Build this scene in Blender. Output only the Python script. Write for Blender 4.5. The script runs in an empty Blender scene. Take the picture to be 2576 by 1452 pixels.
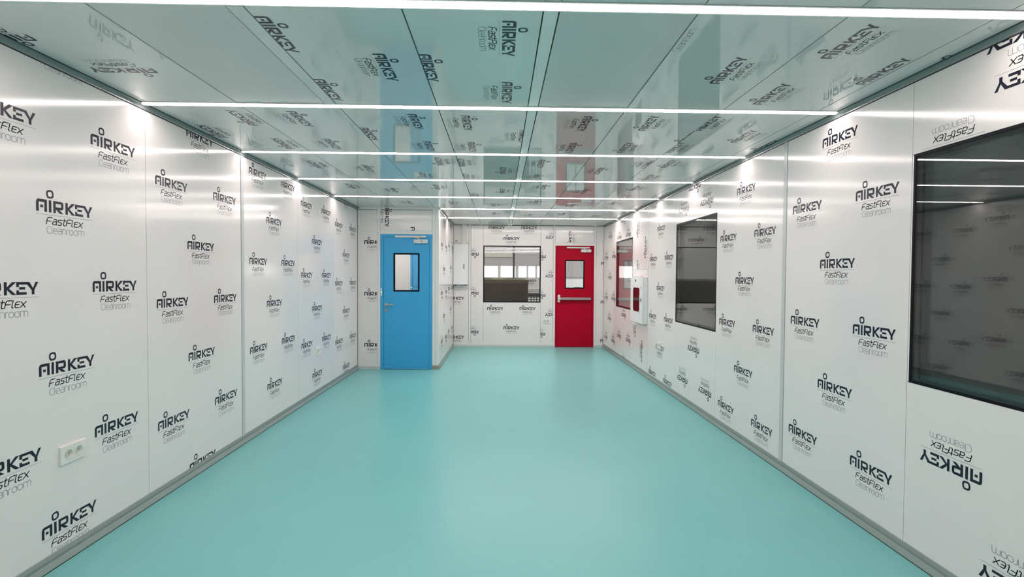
import bpy, math, random
from mathutils import Matrix, Vector
random.seed(4)
C = bpy.context.scene.collection
SC = bpy.context.scene

# ---------------------------------------------------------------- camera, world, exposure
cam = bpy.data.cameras.new('camera')
co = bpy.data.objects.new('camera', cam); C.objects.link(co)
PITCH, YAW, ROLL = .0245, .0238, .0059
cy, sy, cp, sp = math.cos(YAW), math.sin(YAW), math.cos(PITCH), math.sin(PITCH)
fw = Vector((sy*cp, cy*cp, -sp)); rt = Vector((cy, -sy, 0)); up = rt.cross(fw)
cr, sr = math.cos(ROLL), math.sin(ROLL)
rt, up = cr*rt + sr*up, -sr*rt + cr*up
m = Matrix((rt, up, -fw)).transposed().to_4x4(); m.translation = (0, 0, 1.4585)
co.matrix_world = m
cam.sensor_fit = 'HORIZONTAL'; cam.sensor_width = 36; cam.lens = 1264.66/2576*36
cam.clip_start = .05; cam.clip_end = 200
SC.camera = co

w = bpy.data.worlds.new('world'); SC.world = w; w.use_nodes = True
w.node_tree.nodes['Background'].inputs[0].default_value = (.93, .97, 1, 1)
w.node_tree.nodes['Background'].inputs[1].default_value = 1.4
vs = SC.view_settings
vs.view_transform = 'Standard'; vs.look = 'None'; vs.gamma = 1; vs.use_curve_mapping = False
vs.exposure = 0.13
STRIP_POWER = 24.0        # radiance of the ceiling light strips
SKY_POWER = 3.0          # daylight outside the hall windows

# ---------------------------------------------------------------- room measures (metres)
H = 2.5
XL, XR, XA = -2.2032, 2.1323, -.9531      # left wall, right wall, face of the set-back part
DB, DK, DN = 7.8263, 10.3161, -2.25       # wall with blue door, wall with red door, wall behind camera
STRIPS = [-1.60, -.405, .78, 1.962, 3.148, 4.333, 5.512, 6.700, 7.872, 9.066]
SEAMS = [-1.605, -1.002, -.390, .165, .228, .778, 1.382, 1.975]

# ---------------------------------------------------------------- materials
def lin(r, g, b):
    f = lambda c: (c/12.92 if c <= .04045 else ((c+.055)/1.055)**2.4)
    return (f(r/255), f(g/255), f(b/255), 1)
def mat(name, col, rough=.5, metal=0, spec=.5, noise=0, nscale=6, bump=0, bscale=3, coat=0, emit=0, rvar=0):
    M = bpy.data.materials.new(name); M.use_nodes = True
    nt = M.node_tree; b = nt.nodes['Principled BSDF']
    b.inputs['Base Color'].default_value = col if len(col) == 4 else (*col, 1)
    b.inputs['Roughness'].default_value = rough; b.inputs['Metallic'].default_value = metal
    b.inputs['Specular IOR Level'].default_value = spec
    b.inputs['Coat Weight'].default_value = coat
    if coat: b.inputs['Coat Roughness'].default_value = .05
    if emit:
        b.inputs['Emission Color'].default_value = col if len(col) == 4 else (*col, 1)
        b.inputs['Emission Strength'].default_value = emit
    if noise or bump or rvar:
        tc = nt.nodes.new('ShaderNodeTexCoord')
    if noise or rvar:
        n = nt.nodes.new('ShaderNodeTexNoise'); n.inputs['Scale'].default_value = nscale
        n.inputs['Detail'].default_value = 4
        nt.links.new(tc.outputs['Object'], n.inputs['Vector'])
    if noise:
        hs = nt.nodes.new('ShaderNodeHueSaturation'); hs.inputs['Color'].default_value = b.inputs['Base Color'].default_value
        mr = nt.nodes.new('ShaderNodeMapRange'); mr.inputs[1].default_value = .3; mr.inputs[2].default_value = .7
        mr.inputs[3].default_value = 1-noise; mr.inputs[4].default_value = 1+noise
        nt.links.new(n.outputs['Fac'], mr.inputs[0]); nt.links.new(mr.outputs[0], hs.inputs['Value'])
        nt.links.new(hs.outputs[0], b.inputs['Base Color'])
    if rvar:
        m2 = nt.nodes.new('ShaderNodeMapRange'); m2.inputs[1].default_value = .3; m2.inputs[2].default_value = .7
        m2.inputs[3].default_value = rough-rvar; m2.inputs[4].default_value = rough+rvar
        nt.links.new(n.outputs['Fac'], m2.inputs[0]); nt.links.new(m2.outputs[0], b.inputs['Roughness'])
    if bump:
        n2 = nt.nodes.new('ShaderNodeTexNoise'); n2.inputs['Scale'].default_value = bscale; n2.inputs['Detail'].default_value = 2
        nt.links.new(tc.outputs['Object'], n2.inputs['Vector'])
        bp = nt.nodes.new('ShaderNodeBump'); bp.inputs['Strength'].default_value = bump; bp.inputs['Distance'].default_value = .01
        nt.links.new(n2.outputs['Fac'], bp.inputs['Height']); nt.links.new(bp.outputs[0], b.inputs['Normal'])
    return M
def emitter(name, col, s):
    M = bpy.data.materials.new(name); M.use_nodes = True; nt = M.node_tree
    nt.nodes.remove(nt.nodes['Principled BSDF'])
    e = nt.nodes.new('ShaderNodeEmission'); e.inputs[0].default_value = (*col, 1); e.inputs[1].default_value = s
    nt.links.new(e.outputs[0], nt.nodes['Material Output'].inputs[0]); return M
def glass_mat(name, tint=(.97, .97, .96), f0=.06):
    M = bpy.data.materials.new(name); M.use_nodes = True; nt = M.node_tree; L = nt.links
    nt.nodes.remove(nt.nodes['Principled BSDF'])
    g = nt.nodes.new('ShaderNodeNewGeometry'); d = nt.nodes.new('ShaderNodeVectorMath'); d.operation = 'DOT_PRODUCT'
    L.new(g.outputs['Normal'], d.inputs[0]); L.new(g.outputs['Incoming'], d.inputs[1])
    def mth(op, a, bb):
        n = nt.nodes.new('ShaderNodeMath'); n.operation = op
        for i, x in enumerate((a, bb)):
            if x is None: continue
            if isinstance(x, (int, float)): n.inputs[i].default_value = x
            else: L.new(x, n.inputs[i])
        return n.outputs[0]
    a = mth('ABSOLUTE', d.outputs['Value'], None)
    q = mth('POWER', mth('SUBTRACT', 1, a), 5)
    r = mth('ADD', mth('MULTIPLY', q, 1-f0), f0)
    t = nt.nodes.new('ShaderNodeBsdfTransparent'); t.inputs[0].default_value = (*tint, 1)
    gl = nt.nodes.new('ShaderNodeBsdfGlossy'); gl.inputs['Roughness'].default_value = 0
    mx = nt.nodes.new('ShaderNodeMixShader')
    L.new(r, mx.inputs[0]); L.new(t.outputs[0], mx.inputs[1]); L.new(gl.outputs[0], mx.inputs[2])
    L.new(mx.outputs[0], nt.nodes['Material Output'].inputs[0]); return M

FILM = mat('white_film', (.855, .805, .79), .12, spec=.8, bump=.006, bscale=1.6, rvar=.015, nscale=2)
INK = mat('navy_ink', lin(30, 31, 48), .25, spec=.3)
BLACK_INK = mat('black_ink', lin(22, 24, 28), .25, spec=.3)
GREY_INK = mat('grey_ink', lin(140, 142, 142), .22)
CEIL = mat('ceiling_film', (.73, .72, .705), .05, spec=1.0, bump=.006, bscale=1.4, rvar=.02, nscale=1.5)
CEIL_BLANK = mat('ceiling_blank_panel', (.68, .665, .655), .25, spec=.5)
GAP = mat('dark_joint', (.025, .028, .028), .8)
ALU = mat('aluminium', (.85, .835, .82), .26, spec=.6)
ALU_POST = mat('aluminium_post', (.60, .61, .61), .28, spec=.6)
ALU_DARK = mat('grey_aluminium', (.20, .23, .225), .25, metal=.2)
COVE_LIGHT = mat('cove_light', (.42, .45, .43), .4, metal=.2)
COVE_DARK = mat('cove_dark', (.27, .32, .31), .4, metal=.3)
FLOOR = mat('teal_vinyl', (.180, .500, .485), .30, spec=.3, noise=.025, nscale=1.2, bump=.015, bscale=1.5)
LAMP = emitter('lamp_diffuser', (1, .865, .85), STRIP_POWER)
LAMP_BRIGHT = emitter('lamp_diffuser_bright', (1, .865, .85), STRIP_POWER*2.0)
GLASS = glass_mat('clear_glass')
BLACK = mat('black_paint', (.006, .006, .010), .4, spec=.12)
REVEAL = mat('window_reveal', (.06, .06, .055), .45, spec=.2)
BLUE = mat('blue_paint', (.055, .40, .74), .4, spec=.35, noise=.02, nscale=60)
RED = mat('red_paint', (.43, .0003, .020), .45, spec=.12, noise=.02, nscale=60)
SILVER = mat('silver_paint', (.72, .72, .70), .3, spec=.6)
STEEL = mat('brushed_steel', (.52, .50, .48), .3, metal=.9)
WHITE = mat('white_paint', (.84, .85, .86), .3)
PLASTIC = mat('ivory_plastic', (.80, .80, .75), .35)
SOCKET_IN = mat('ivory_recess', (.62, .62, .55), .4)
DARK_GLASS = mat('dark_cabinet_glass', (.05, .012, .014), .06, spec=.5)
GREEN_LED = emitter('green_led', (.25, 1, .35), 3)
BROWN_BASE = mat('bare_metal_foot', (.36, .31, .25), .5)
STICKER = mat('yellow_green_label', lin(150, 150, 50), .5)
CARD = mat('brown_cardboard', lin(70, 54, 44), .8, noise=.05, nscale=8)
CARD_INK = mat('cardboard_print', lin(48, 38, 32), .8)
TAPE = mat('pale_wrap', lin(175, 168, 140), .4)
CONCRETE = mat('hall_floor_concrete', (.36, .35, .33), .6, noise=.1, nscale=3)
HALLWALL = mat('hall_wall_paint', (.62, .60, .57), .7)
BLIND = mat('grey_blind', lin(178, 172, 170), .8)
BLIND_TOP = mat('beige_pelmet', lin(205, 196, 184), .7)
DARKSTEEL = mat('dark_steel', (.05, .045, .045), .5)
DARKWALL = mat('light_block_dark', (.16, .17, .165), .8)
SKYM = emitter('daylight', (1, 1, 1), SKY_POWER)
MULL = mat('window_mullion', (.62, .60, .60), .5)

# ---------------------------------------------------------------- mesh helpers
class MB:
    def __init__(s): s.v = []; s.f = []; s.m = []
    def poly(s, pts, mi=0):
        n = len(s.v); s.v += [tuple(p) for p in pts]; s.f.append(tuple(range(n, n+len(pts)))); s.m.append(mi)
    def box(s, a, b, mi=0):
        x0, x1 = sorted((a[0], b[0])); y0, y1 = sorted((a[1], b[1])); z0, z1 = sorted((a[2], b[2]))
        n = len(s.v)
        s.v += [(x0,y0,z0),(x1,y0,z0),(x1,y1,z0),(x0,y1,z0),(x0,y0,z1),(x1,y0,z1),(x1,y1,z1),(x0,y1,z1)]
        for q in ((3,2,1,0),(4,5,6,7),(0,1,5,4),(1,2,6,5),(2,3,7,6),(3,0,4,7)):
            s.f.append(tuple(n+i for i in q)); s.m.append(mi)
        return s
    def extrude(s, prof, fn0, fn1, mi=0):
        """closed profile, two placing functions -> prism"""
        n = len(s.v); k = len(prof)
        s.v += [fn0(p) for p in prof]+[fn1(p) for p in prof]
        for i in range(k):
            j = (i+1) % k; s.f.append((n+i, n+j, n+k+j, n+k+i)); s.m.append(mi)
        s.f.append(tuple(range(n+k-1, n-1, -1))); s.m.append(mi)
        s.f.append(tuple(range(n+k, n+2*k))); s.m.append(mi)
        return s
    def tube(s, path, r, mi=0, seg=10):
        """round bar through points"""
        n0 = len(s.v); P = [Vector(p) for p in path]; rings = []
        for i, p in enumerate(P):
            d = (P[min(i+1, len(P)-1)]-P[max(i-1, 0)]).normalized()
            a = d.cross(Vector((0, 0, 1)) if abs(d.z) < .9 else Vector((1, 0, 0))).normalized(); b = d.cross(a)
            rings.append([tuple(p+r*(math.cos(t)*a+math.sin(t)*b)) for t in [2*math.pi*k/seg for k in range(seg)]])
        for q in rings: s.v += q
        for i in range(len(P)-1):
            for k in range(seg):
                a = n0+i*seg+k; b = n0+i*seg+(k+1) % seg
                s.f.append((a, b, b+seg, a+seg)); s.m.append(mi)
        s.f.append(tuple(n0+k for k in range(seg-1, -1, -1))); s.m.append(mi)
        s.f.append(tuple(n0+(len(P)-1)*seg+k for k in range(seg))); s.m.append(mi)
        return s
    def lathe(s, c, axis, prof, mi=0, seg=24, cap=True):
        """prof: (radius, height along axis)"""
        ax = Vector(axis).normalized(); a = ax.cross(Vector((0, 0, 1)) if abs(ax.z) < .9 else Vector((1, 0, 0))).normalized(); b = ax.cross(a)
        n0 = len(s.v); c = Vector(c)
        for r, h in prof:
            for k in range(seg):
                t = 2*math.pi*k/seg; s.v.append(tuple(c+ax*h+r*(math.cos(t)*a+math.sin(t)*b)))
        for i in range(len(prof)-1):
            for k in range(seg):
                p = n0+i*seg+k; q = n0+i*seg+(k+1) % seg
                s.f.append((p, q, q+seg, p+seg)); s.m.append(mi)
        if cap:
            s.f.append(tuple(n0+(len(prof)-1)*seg+k for k in range(seg))); s.m.append(mi)
            s.f.append(tuple(n0+k for k in range(seg-1, -1, -1))); s.m.append(mi)
        return s
    def build(s, name, mats, parent=None, bevel=0, smooth=False, origin=None, recalc=True):
        if not isinstance(mats, (list, tuple)): mats = [mats]
        off = Vector((0, 0, 0)); q = parent
        while q: off += Vector(q.location); q = q.parent
        o0 = Vector(origin) if origin and not parent else Vector((0, 0, 0))
        me = bpy.data.meshes.new(name)
        me.from_pydata([tuple(Vector(p)-off-o0) for p in s.v], [], s.f)
        for x in mats: me.materials.append(x)
        me.polygons.foreach_set('material_index', s.m)
        if recalc:
            import bmesh
            bm = bmesh.new(); bm.from_mesh(me); bmesh.ops.recalc_face_normals(bm, faces=bm.faces); bm.to_mesh(me); bm.free()
        me.update()
        o = bpy.data.objects.new(name, me); C.objects.link(o)
        o.parent = parent; o.location = o0
        if smooth:
            me.polygons.foreach_set('use_smooth', [True]*len(me.polygons))
            md = o.modifiers.new('edges', 'EDGE_SPLIT'); md.split_angle = math.radians(40)
        if bevel:
            b = o.modifiers.new('bevel', 'BEVEL'); b.width = bevel; b.segments = 3; b.limit_method = 'ANGLE'
        return o
def empty(name, loc, label=None, cat=None, group=None, kind=None):
    o = bpy.data.objects.new(name, None); C.objects.link(o); o.location = loc; o.empty_display_size = .1
    return tag(o, label, cat, group, kind)
def tag(o, label=None, cat=None, group=None, kind=None):
    for k, v in (('label', label), ('category', cat), ('group', group), ('kind', kind)):
        if v: o[k] = v
    return o
def struct(mb, name, mats, label=None, cat=None, **k):
    o = mb.build(name, mats, **k); o['kind'] = 'structure'
    return tag(o, label, cat)

# ---------------------------------------------------------------- the printed mark on the protective film (millimetres)
def seg_quads(pl, wd):
    out = []
    for (x0, y0), (x1, y1) in zip(pl, pl[1:]):
        dx, dy = x1-x0, y1-y0; l = math.hypot(dx, dy) or 1; dx /= l; dy /= l; h = wd/2; e = h*.75
        nx, ny = -dy*h, dx*h
        ax, ay, bx, by = x0-dx*e, y0-dy*e, x1+dx*e, y1+dy*e
        out.append([(ax+nx, ay+ny), (bx+nx, by+ny), (bx-nx, by-ny), (ax-nx, ay-ny)])
    return out
R4 = lambda x0, y0, x1, y1: [(x0, y0), (x1, y0), (x1, y1), (x0, y1)]
def logo_shapes():
    S = []                                    # (polygon, ink index 1 navy / 2 black / 3 grey)
    nav = [
        R4(0, 0, 13.5, 44), [(0, 44), (13.5, 44), (16, 46), (16, 59), (12, 59), (6, 56.5), (2, 51)], R4(16, 45.5, 57, 59), R4(43.5, 0, 57, 45.5), R4(21.5, 19, 36, 31.5),
        R4(67.5, 0, 81, 59),
        R4(92, 0, 105.5, 59), R4(105.5, 46.5, 136, 59), R4(105.5, 17.5, 136, 29.5), R4(136, 29.5, 149, 46.5),
        [(136, 46.5), (149, 46.5), (147.5, 53.5), (143, 57.5), (136, 59)], [(136, 29.5), (136, 17.5), (143, 19), (147.5, 23), (149, 29.5)],
        [(108, 17.5), (126, 17.5), (149, 0), (131, 0), (122, 4)],
        R4(161.5, 0, 175, 59), [(175, 29.5), (185, 29.5), (219, 59), (200, 59), (196, 56.5), (175, 35)], [(175, 29.5), (175, 24), (196, 2.5), (200, 0), (219, 0), (185, 29.5)],
        R4(219, 35.5, 231.5, 59), R4(231.5, 47, 272, 59), R4(233, 24, 262, 35), R4(219, 0, 231.5, 21), R4(231.5, 0, 269, 12),
        [(272, 47), (294, 21), (301, 30), (283, 59), (272, 59)], R4(294, 0, 308, 21), [(294, 21), (308, 21), (301, 30)], [(301, 30), (308, 21), (329, 59), (314, 59)],
    ]
    S += [(p, 1) for p in nav]
    N = 16; ring = []
    for k in range(N):
        t = 2*math.pi*k/N; c, s_ = math.cos(t), math.sin(t); e = (abs(c)**3+abs(s_)**3)**(-1/3)
        ring.append((c*e, s_*e))
    rot = math.radians(6); cr_, sr_ = math.cos(rot), math.sin(rot)
    pt = lambda q, r: (74.5+r*(q[0]*cr_-q[1]*sr_), 88+r*1.03*(q[0]*sr_+q[1]*cr_))
    for k in range(N):
        a, b = ring[k], ring[(k+1) % N]
        S.append(([pt(a, 20), pt(b, 20), pt(b, 11.5), pt(a, 11.5)], 1))
    S.append((R4(0, -13.4, 329, -11.8), 3))
    ff = [('F', 26, [[(0,0),(0,24),(3,31),(9,33),(26,33)], [(0,15.5),(22,15.5)]]),
          ('a', 23, [[(3,26),(18,26),(22,23),(22,0),(5,0),(1,3),(1,11),(5,15),(22,15)]]),
          ('s', 22, [[(22,26),(5,26),(1,23),(1,17),(5,14),(18,12.5),(21,10),(21,3),(17,0),(0,0)]]),
          ('t', 15, [[(5,35),(5,5),(9,0),(15,0)], [(-1,26),(15,26)]]),
          ('F', 26, [[(0,0),(0,24),(3,31),(9,33),(26,33)], [(0,15.5),(22,15.5)]]),
          ('l', 7, [[(0,33),(0,4),(3,0),(7,0)]]),
          ('E', 21, [[(21,26),(6,26),(1,21),(1,5),(6,0),(21,0)], [(1,13.5),(18,13.5)]]),
          ('x', 24, [[(0,26),(24,0)], [(0,0),(24,26)]])]
    x = 52
    for _, wd, pls in ff:
        for pl in pls:
            S += [(q, 2) for q in seg_quads([(x+a+.24*b, -58+b) for a, b in pl], 4.3)]
        x += wd+6.3
    cl = [(23, [[(23,33),(10,33),(3,29.5),(0,22),(0,11),(3,3.5),(10,0),(23,0)]]), (3, [[(0,34),(0,0)]]),
          (22, [[(0,13),(22,13),(22,18),(18,24),(11,26),(4,24),(0,18),(0,8),(4,2),(11,0),(20,0)]]),
          (20, [[(2,26),(15,26),(20,22),(20,0),(4,0),(0,4),(0,10),(4,14),(20,14)]]),
          (20, [[(0,0),(0,26),(14,26),(20,21),(20,0)]]), (11, [[(0,0),(0,19),(4,26),(12,26)]]),
          (23, [[(11.5,26),(4,24),(0,18),(0,8),(4,2),(11.5,0),(19,2),(23,8),(23,18),(19,24),(11.5,26)]]),
          (23, [[(11.5,26),(4,24),(0,18),(0,8),(4,2),(11.5,0),(19,2),(23,8),(23,18),(19,24),(11.5,26)]]),
          (36, [[(0,0),(0,26),(14,26),(18,22),(18,0)], [(18,22),(22,26),(32,26),(36,21),(36,0)]])]
    x = 55
    for wd, pls in cl:
        for pl in pls: S += [(q, 3) for q in seg_quads([(x+a, -102+b) for a, b in pl], 2.1)]
        x += wd+4.6
    return S
LOGO = logo_shapes()
def clip(poly, r):
    for ax, lo, sg in ((0, r[0], 1), (0, r[2], -1), (1, r[1], 1), (1, r[3], -1)):
        out = []
        for i, p in enumerate(poly):
            q = poly[(i+1) % len(poly)]; dp, dq = (p[ax]-lo)*sg, (q[ax]-lo)*sg
            if dp >= 0: out.append(p)
            if (dp > 0 and dq < 0) or (dp < 0 and dq > 0):
                t = dp/(dp-dq); out.append((p[0]+t*(q[0]-p[0]), p[1]+t*(q[1]-p[1])))
        poly = out
        if len(poly) < 3: return []
    return poly
class Plane:
    """a wall face: 2-D (s, t) in metres -> world, n points into the room"""
    def __init__(s, o, us, ut, n): s.o, s.us, s.ut, s.n = map(Vector, (o, us, ut, n))
    def __call__(s, a, b, d=0): return tuple(s.o+a*s.us+b*s.ut+d*s.n)
PLW = Plane((XL, 0, 0), (0, 1, 0), (0, 0, 1), (1, 0, 0))       # s = y
PRW = Plane((XR, 0, 0), (0, -1, 0), (0, 0, 1), (-1, 0, 0))     # s = -y
PBW = Plane((0, DB, 0), (1, 0, 0), (0, 0, 1), (0, -1, 0))      # s = x
PKW = Plane((0, DK, 0), (1, 0, 0), (0, 0, 1), (0, -1, 0))
PAW = Plane((XA, 0, 0), (0, 1, 0), (0, 0, 1), (1, 0, 0))
PCE = Plane((0, 0, H), (1, 0, 0), (0, -1, 0), (0, 0, -1))      # s = x, t = -y
UP, FLIP, CW, CCW = (1, 0), (-1, 0), (0, -1), (0, 1)           # reading direction of the print
def logo(mb, pl, c, rd, rect, d=.0006):
    """one print, word centre at c, cut to rect (s0, t0, s1, t1)"""
    ux, uy = -rd[1], rd[0]
    ext = .2
    if c[0] < rect[0]-ext or c[0] > rect[2]+ext or c[1] < rect[1]-ext or c[1] > rect[3]+ext: return
    for poly, mi in LOGO:
        pts = []
        for x, y in poly:
            a, b = (x-164.5)/1000, (y-29.5)/1000
            pts.append((c[0]+a*rd[0]+b*ux, c[1]+a*rd[1]+b*uy))
        pts = clip(pts, rect)
        if pts: mb.poly([pl(p[0], p[1], d) for p in pts], mi)
def lattice(mb, pl, c0, rd, rect, dn=.3243, dr=.7955, whole=True):
    """staggered print: columns dn apart along the reading direction, rows dr apart, every second column half a row on"""
    ux, uy = -rd[1], rd[0]
    for i in range(-12, 13):
        for j in range(-9, 10):
            a, b = i*dn, (j+(.5 if i % 2 else 0))*dr
            e = abs(rd[0])*(c0[0]+a*rd[0])+abs(rd[1])*(c0[1]+a*rd[1]); k = 0 if rd[0] else 1
            if whole and not (rect[k]+.12 < e < rect[k+2]-.12): continue       # each sheet carries whole words only
            logo(mb, pl, (c0[0]+a*rd[0]+b*ux, c0[1]+a*rd[1]+b*uy), rd, rect)
def panel(mb, pl, r, g=.0016, th=.05, mi=0, drop=0):
    """panel box with a dark core behind so that the joints read dark"""
    mb.box(pl(r[0]+g, r[1]+g, drop), pl(r[2]-g, r[3]-g, drop-th+.012), mi)
    mb.box(pl(r[0]-.001, r[1]-.001, -th+.014), pl(r[2]+.001, r[3]+.001, -th), 4)
WM = [FILM, INK, BLACK_INK, GREY_INK, GAP, ALU]

# ---------------------------------------------------------------- floor
fl = MB()
fl.box((XL-.05, DN-.05, -.06), (XR+.05, DB, 0)); fl.box((XA-.05, DB, -.06), (XR+.05, DK+.05, 0))
struct(fl, 'floor', FLOOR)

# ---------------------------------------------------------------- left wall
mb = MB()
edges = [DN, -1.49, -.32, .85, 2.02, 3.19, 4.333]
ph = {0: (.28, 1.39), 1: (1.45, 1.39), 2: (.28, .99), 3: (1.448, .99), 4: (2.936, 1.389)}
right_edges = [4.383, 5.53, 6.70, DB]
pan = [(edges[i], edges[i+1]) for i in range(6)]+[(right_edges[i], right_edges[i+1]) for i in range(3)]
anch = [(-1.8, 1.39), (-.9, 1.2), (.28, 1.39), (1.45, 1.0), (2.936, 1.389), (3.765, .87), (4.964, 1.182), (6.11, 1.058), (7.257, .947)]
for (a, b), c in zip(pan, anch):
    r = (a, 0, b, H); panel(mb, PLW, r)
    lattice(mb, PLW, c, UP, (a+.004, .0, b-.004, H-.02))
struct(mb, 'wall_left', WM)

# ---------------------------------------------------------------- right wall with three windows
WZ0, WZ1 = .919, 2.097
WIN = [(2.558, 1.39), (6.050, 4.911), (9.190, 8.060)]     # far edge, near edge
mb = MB()
def rpanel(yfar, ynear, anchor, rd=UP, z0=0, z1=H, lat=True):
    r = (-yfar, z0, -ynear, z1); panel(mb, PRW, r)
    rr = (-yfar+.004, z0+.003, -ynear-.004, min(z1-.003, H-.02))
    if not anchor: return
    if lat: lattice(mb, PRW, (-anchor[0], anchor[1]), rd, rr)
    else:
        for a in anchor: logo(mb, PRW, (-a[0], a[1]), rd, rr)
rpanel(-1.0, DN, (-1.6, 1.2)); rpanel(.20, -1.0, (-.4, 1.3)); rpanel(1.39, .20, (.8, 1.1))
def winpanel(yf, yn, low, upp, wf, wn):
    rpanel(yf, yn, low, FLIP, 0, WZ0)
    rpanel(yf, yn, upp, FLIP, WZ1, H, lat=False)
    if yf-wf > .005: rpanel(yf, wf, None, FLIP, WZ0, WZ1)
    if wn-yn > .005: rpanel(wn, yn, None, FLIP, WZ0, WZ1)
winpanel(2.570, 1.39, (2.312, .573), [(2.344, 2.067), (1.98, 2.29), (2.018, 2.47)], 2.558, 1.39)
rpanel(3.705, 2.570, (3.140, 1.551))
rpanel(4.905, 3.755, (4.340, 1.431))
winpanel(6.055, 4.905, (5.476, .667), [(5.174, 2.243), (5.5, 2.455), (5.825, 2.243)], 6.050, 4.911)
rpanel(7.200, 6.055, (6.633, 1.309))
rpanel(8.016, 7.225, None, z0=1.575, z1=H)
for c in ((7.358, 1.90), (7.77, 2.236), (7.77, 1.567), (7.36, 2.57)): logo(mb, PRW, (-c[0], c[1]), CCW, (-8.01, 1.58, -7.23, H-.02))
rpanel(8.016, 7.225, None, z0=.715, z1=1.575)
rpanel(8.016, 7.225, None, z0=0, z1=.715)
for c in ((7.48, .335), (7.86, .665)): logo(mb, PRW, (-c[0], c[1]), CW, (-8.01, .0, -7.23, .695))
winpanel(9.195, 8.041, (8.610, .803), [(8.988, 2.169), (8.345, 2.165), (8.665, 2.44)], 9.190, 8.060)
rpanel(DK, 9.195, (9.73, 1.446), FLIP)
# grey metal cover strips above and below the cabinet, flush aluminium posts at the narrow bay
mb.box(PRW(-8.012, 1.505, .004), PRW(-7.228, 1.572, -.002), 5); mb.box(PRW(-8.012, .700, .004), PRW(-7.228, .745, -.002), 5)
for y0, y1 in ((7.200, 7.225), (8.016, 8.041)):
    mb.box(PRW(-y1+.003, 0, .003), PRW(-y0-.003, H-.02, -.05), 5)
    mb.box(PRW(-y1, 0, -.03), PRW(-y0, H-.02, -.05), 4)
struct(mb, 'wall_right', WM)

def right_window(n, yf, yn):
    e = empty('window_%d' % n, (XR+.02, (yf+yn)/2, WZ0), kind='structure')
    f = MB()                                             # black printed border on the pane, aluminium box reveal
    bw = .014
    x0, x1 = XR-.001, XR+.001
    f.box((x0, yf, WZ0), (x1, yf-bw, WZ1)); f.box((x0, yn, WZ0), (x1, yn+bw, WZ1))
    f.box((x0, yf-bw, WZ0), (x1, yn+bw, WZ0+bw)); f.box((x0, yf-bw, WZ1-bw), (x1, yn+bw, WZ1))
    for a, b, c, d in ((yf, yf-.008, WZ0, WZ1), (yn, yn+.008, WZ0, WZ1), (yf, yn, WZ0, WZ0+.008), (yf, yn, WZ1-.008, WZ1)):
        f.box((XR+.001, a, c), (XR+.05, b, d), 1)
    x2, x3 = XR+.041, XR+.043; bw = .020
    f.box((x2, yf-.008, WZ0), (x3, yf-bw, WZ1)); f.box((x2, yn+.008, WZ0), (x3, yn+bw, WZ1))
    f.box((x2, yf-bw, WZ0), (x3, yn+bw, WZ0+bw)); f.box((x2, yf-bw, WZ1-bw), (x3, yn+bw, WZ1))
    f.build('frame', [BLACK, REVEAL], e)
    for xa in (XR+.002, XR+.044):
        p = MB(); p.box((xa, yf-.001, WZ0+.001), (xa+.005, yn+.001, WZ1-.001)); p.build('pane', GLASS, e)
    return e
right_window(1, *WIN[0]); right_window(2, *WIN[1]); right_window(3, *WIN[2])

# ---------------------------------------------------------------- wall with the blue door
mb = MB()
def bpanel(pl, x0, x1, z0=0, z1=H): panel(mb, pl, (x0, z0, x1, z1))
bpanel(PBW, XL, -1.899)
lattice(mb, PBW, (-1.936, 1.970), UP, (XL+.002, 0, -1.902, 2.30), dn=5, whole=False)
bpanel(PBW, -1.851, -1.052, 2.152, H)
for c in ((-1.751, 2.372), (-1.353, 2.045)): logo(mb, PBW, c, CW, (-1.848, 2.155, -1.055, H-.004))
for x0, x1, d in ((-1.899, -1.851, .004), (-1.052, -1.003, .004), (-1.001, XA+.002, .006)):
    mb.box(PBW(x0+.002, 0 if x0 < -1.5 else .062, d), PBW(x1-.001, H, -.05), 5)
mb.box(PBW(-1.851, 2.097, .004), PBW(-1.052, 2.152, -.05), 5)
mb.box(PBW(-1.899, 0, -.04), PBW(XA, H, -.0505), 4) if False else None
for a in ((-1.9, -1.85), (-1.053, XA)): mb.box(PBW(a[0], 0, -.02), PBW(a[1], H, -.05), 4)
struct(mb, 'wall_back_left', WM)
ft = MB(); ft.box(PBW(-1.051, 0, .006), PBW(XA+.003, .060, -.03)); struct(ft, 'trim_1', BROWN_BASE)

# side of the set-back part
mb = MB()
for r, c in (((DB+.05, 0, 9.16, H), (8.29, 1.172)), ((9.16, 0, DK, H), (9.42, 1.216))):
    panel(mb, PAW, r); lattice(mb, PAW, c, UP, (r[0]+.003, 0, r[2]-.003, H-.02))
mb.box(PAW(DB, 0, 0), PAW(DB+.05, H, -.05), 5)
struct(mb, 'wall_alcove', WM)

# ---------------------------------------------------------------- wall with the red door
KW = (-.345, .833, .919, 2.080)
mb = MB()
bpanel(PKW, XA, -.644)
rK = (XA+.002, 0, -.647, 2.47)
for c in ((-.90, 1.000), (-.90, .200), (-.805, 2.105)): logo(mb, PKW, c, UP, rK)
bpanel(PKW, -.597, -.345)
for z in (1.905, 1.108, .310): logo(mb, PKW, (-.605, z), FLIP, (-.594, 0, -.347, H-.02))
bpanel(PKW, -.345, .833, 0, KW[2]); bpanel(PKW, -.345, .833, KW[3], H)
rl = (-.342, 0, .830, KW[2]-.003); ru = (-.342, KW[3]+.003, .830, H-.004)
for c in ((-.096, .792), (.568, .793), (.237, .395)): logo(mb, PKW, c, UP, rl)
for c in ((.232, 2.229), (-.075, 2.452), (.590, 2.452)): logo(mb, PKW, c, UP, ru)
bpanel(PKW, .833, 1.087)
r2 = (.836, 0, 1.084, H-.02)
for z in (2.263, 1.467, .671): logo(mb, PKW, (1.092, z), FLIP, r2)
for z in (1.865, 1.069, .272): logo(mb, PKW, (.770, z), FLIP, r2)
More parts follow.
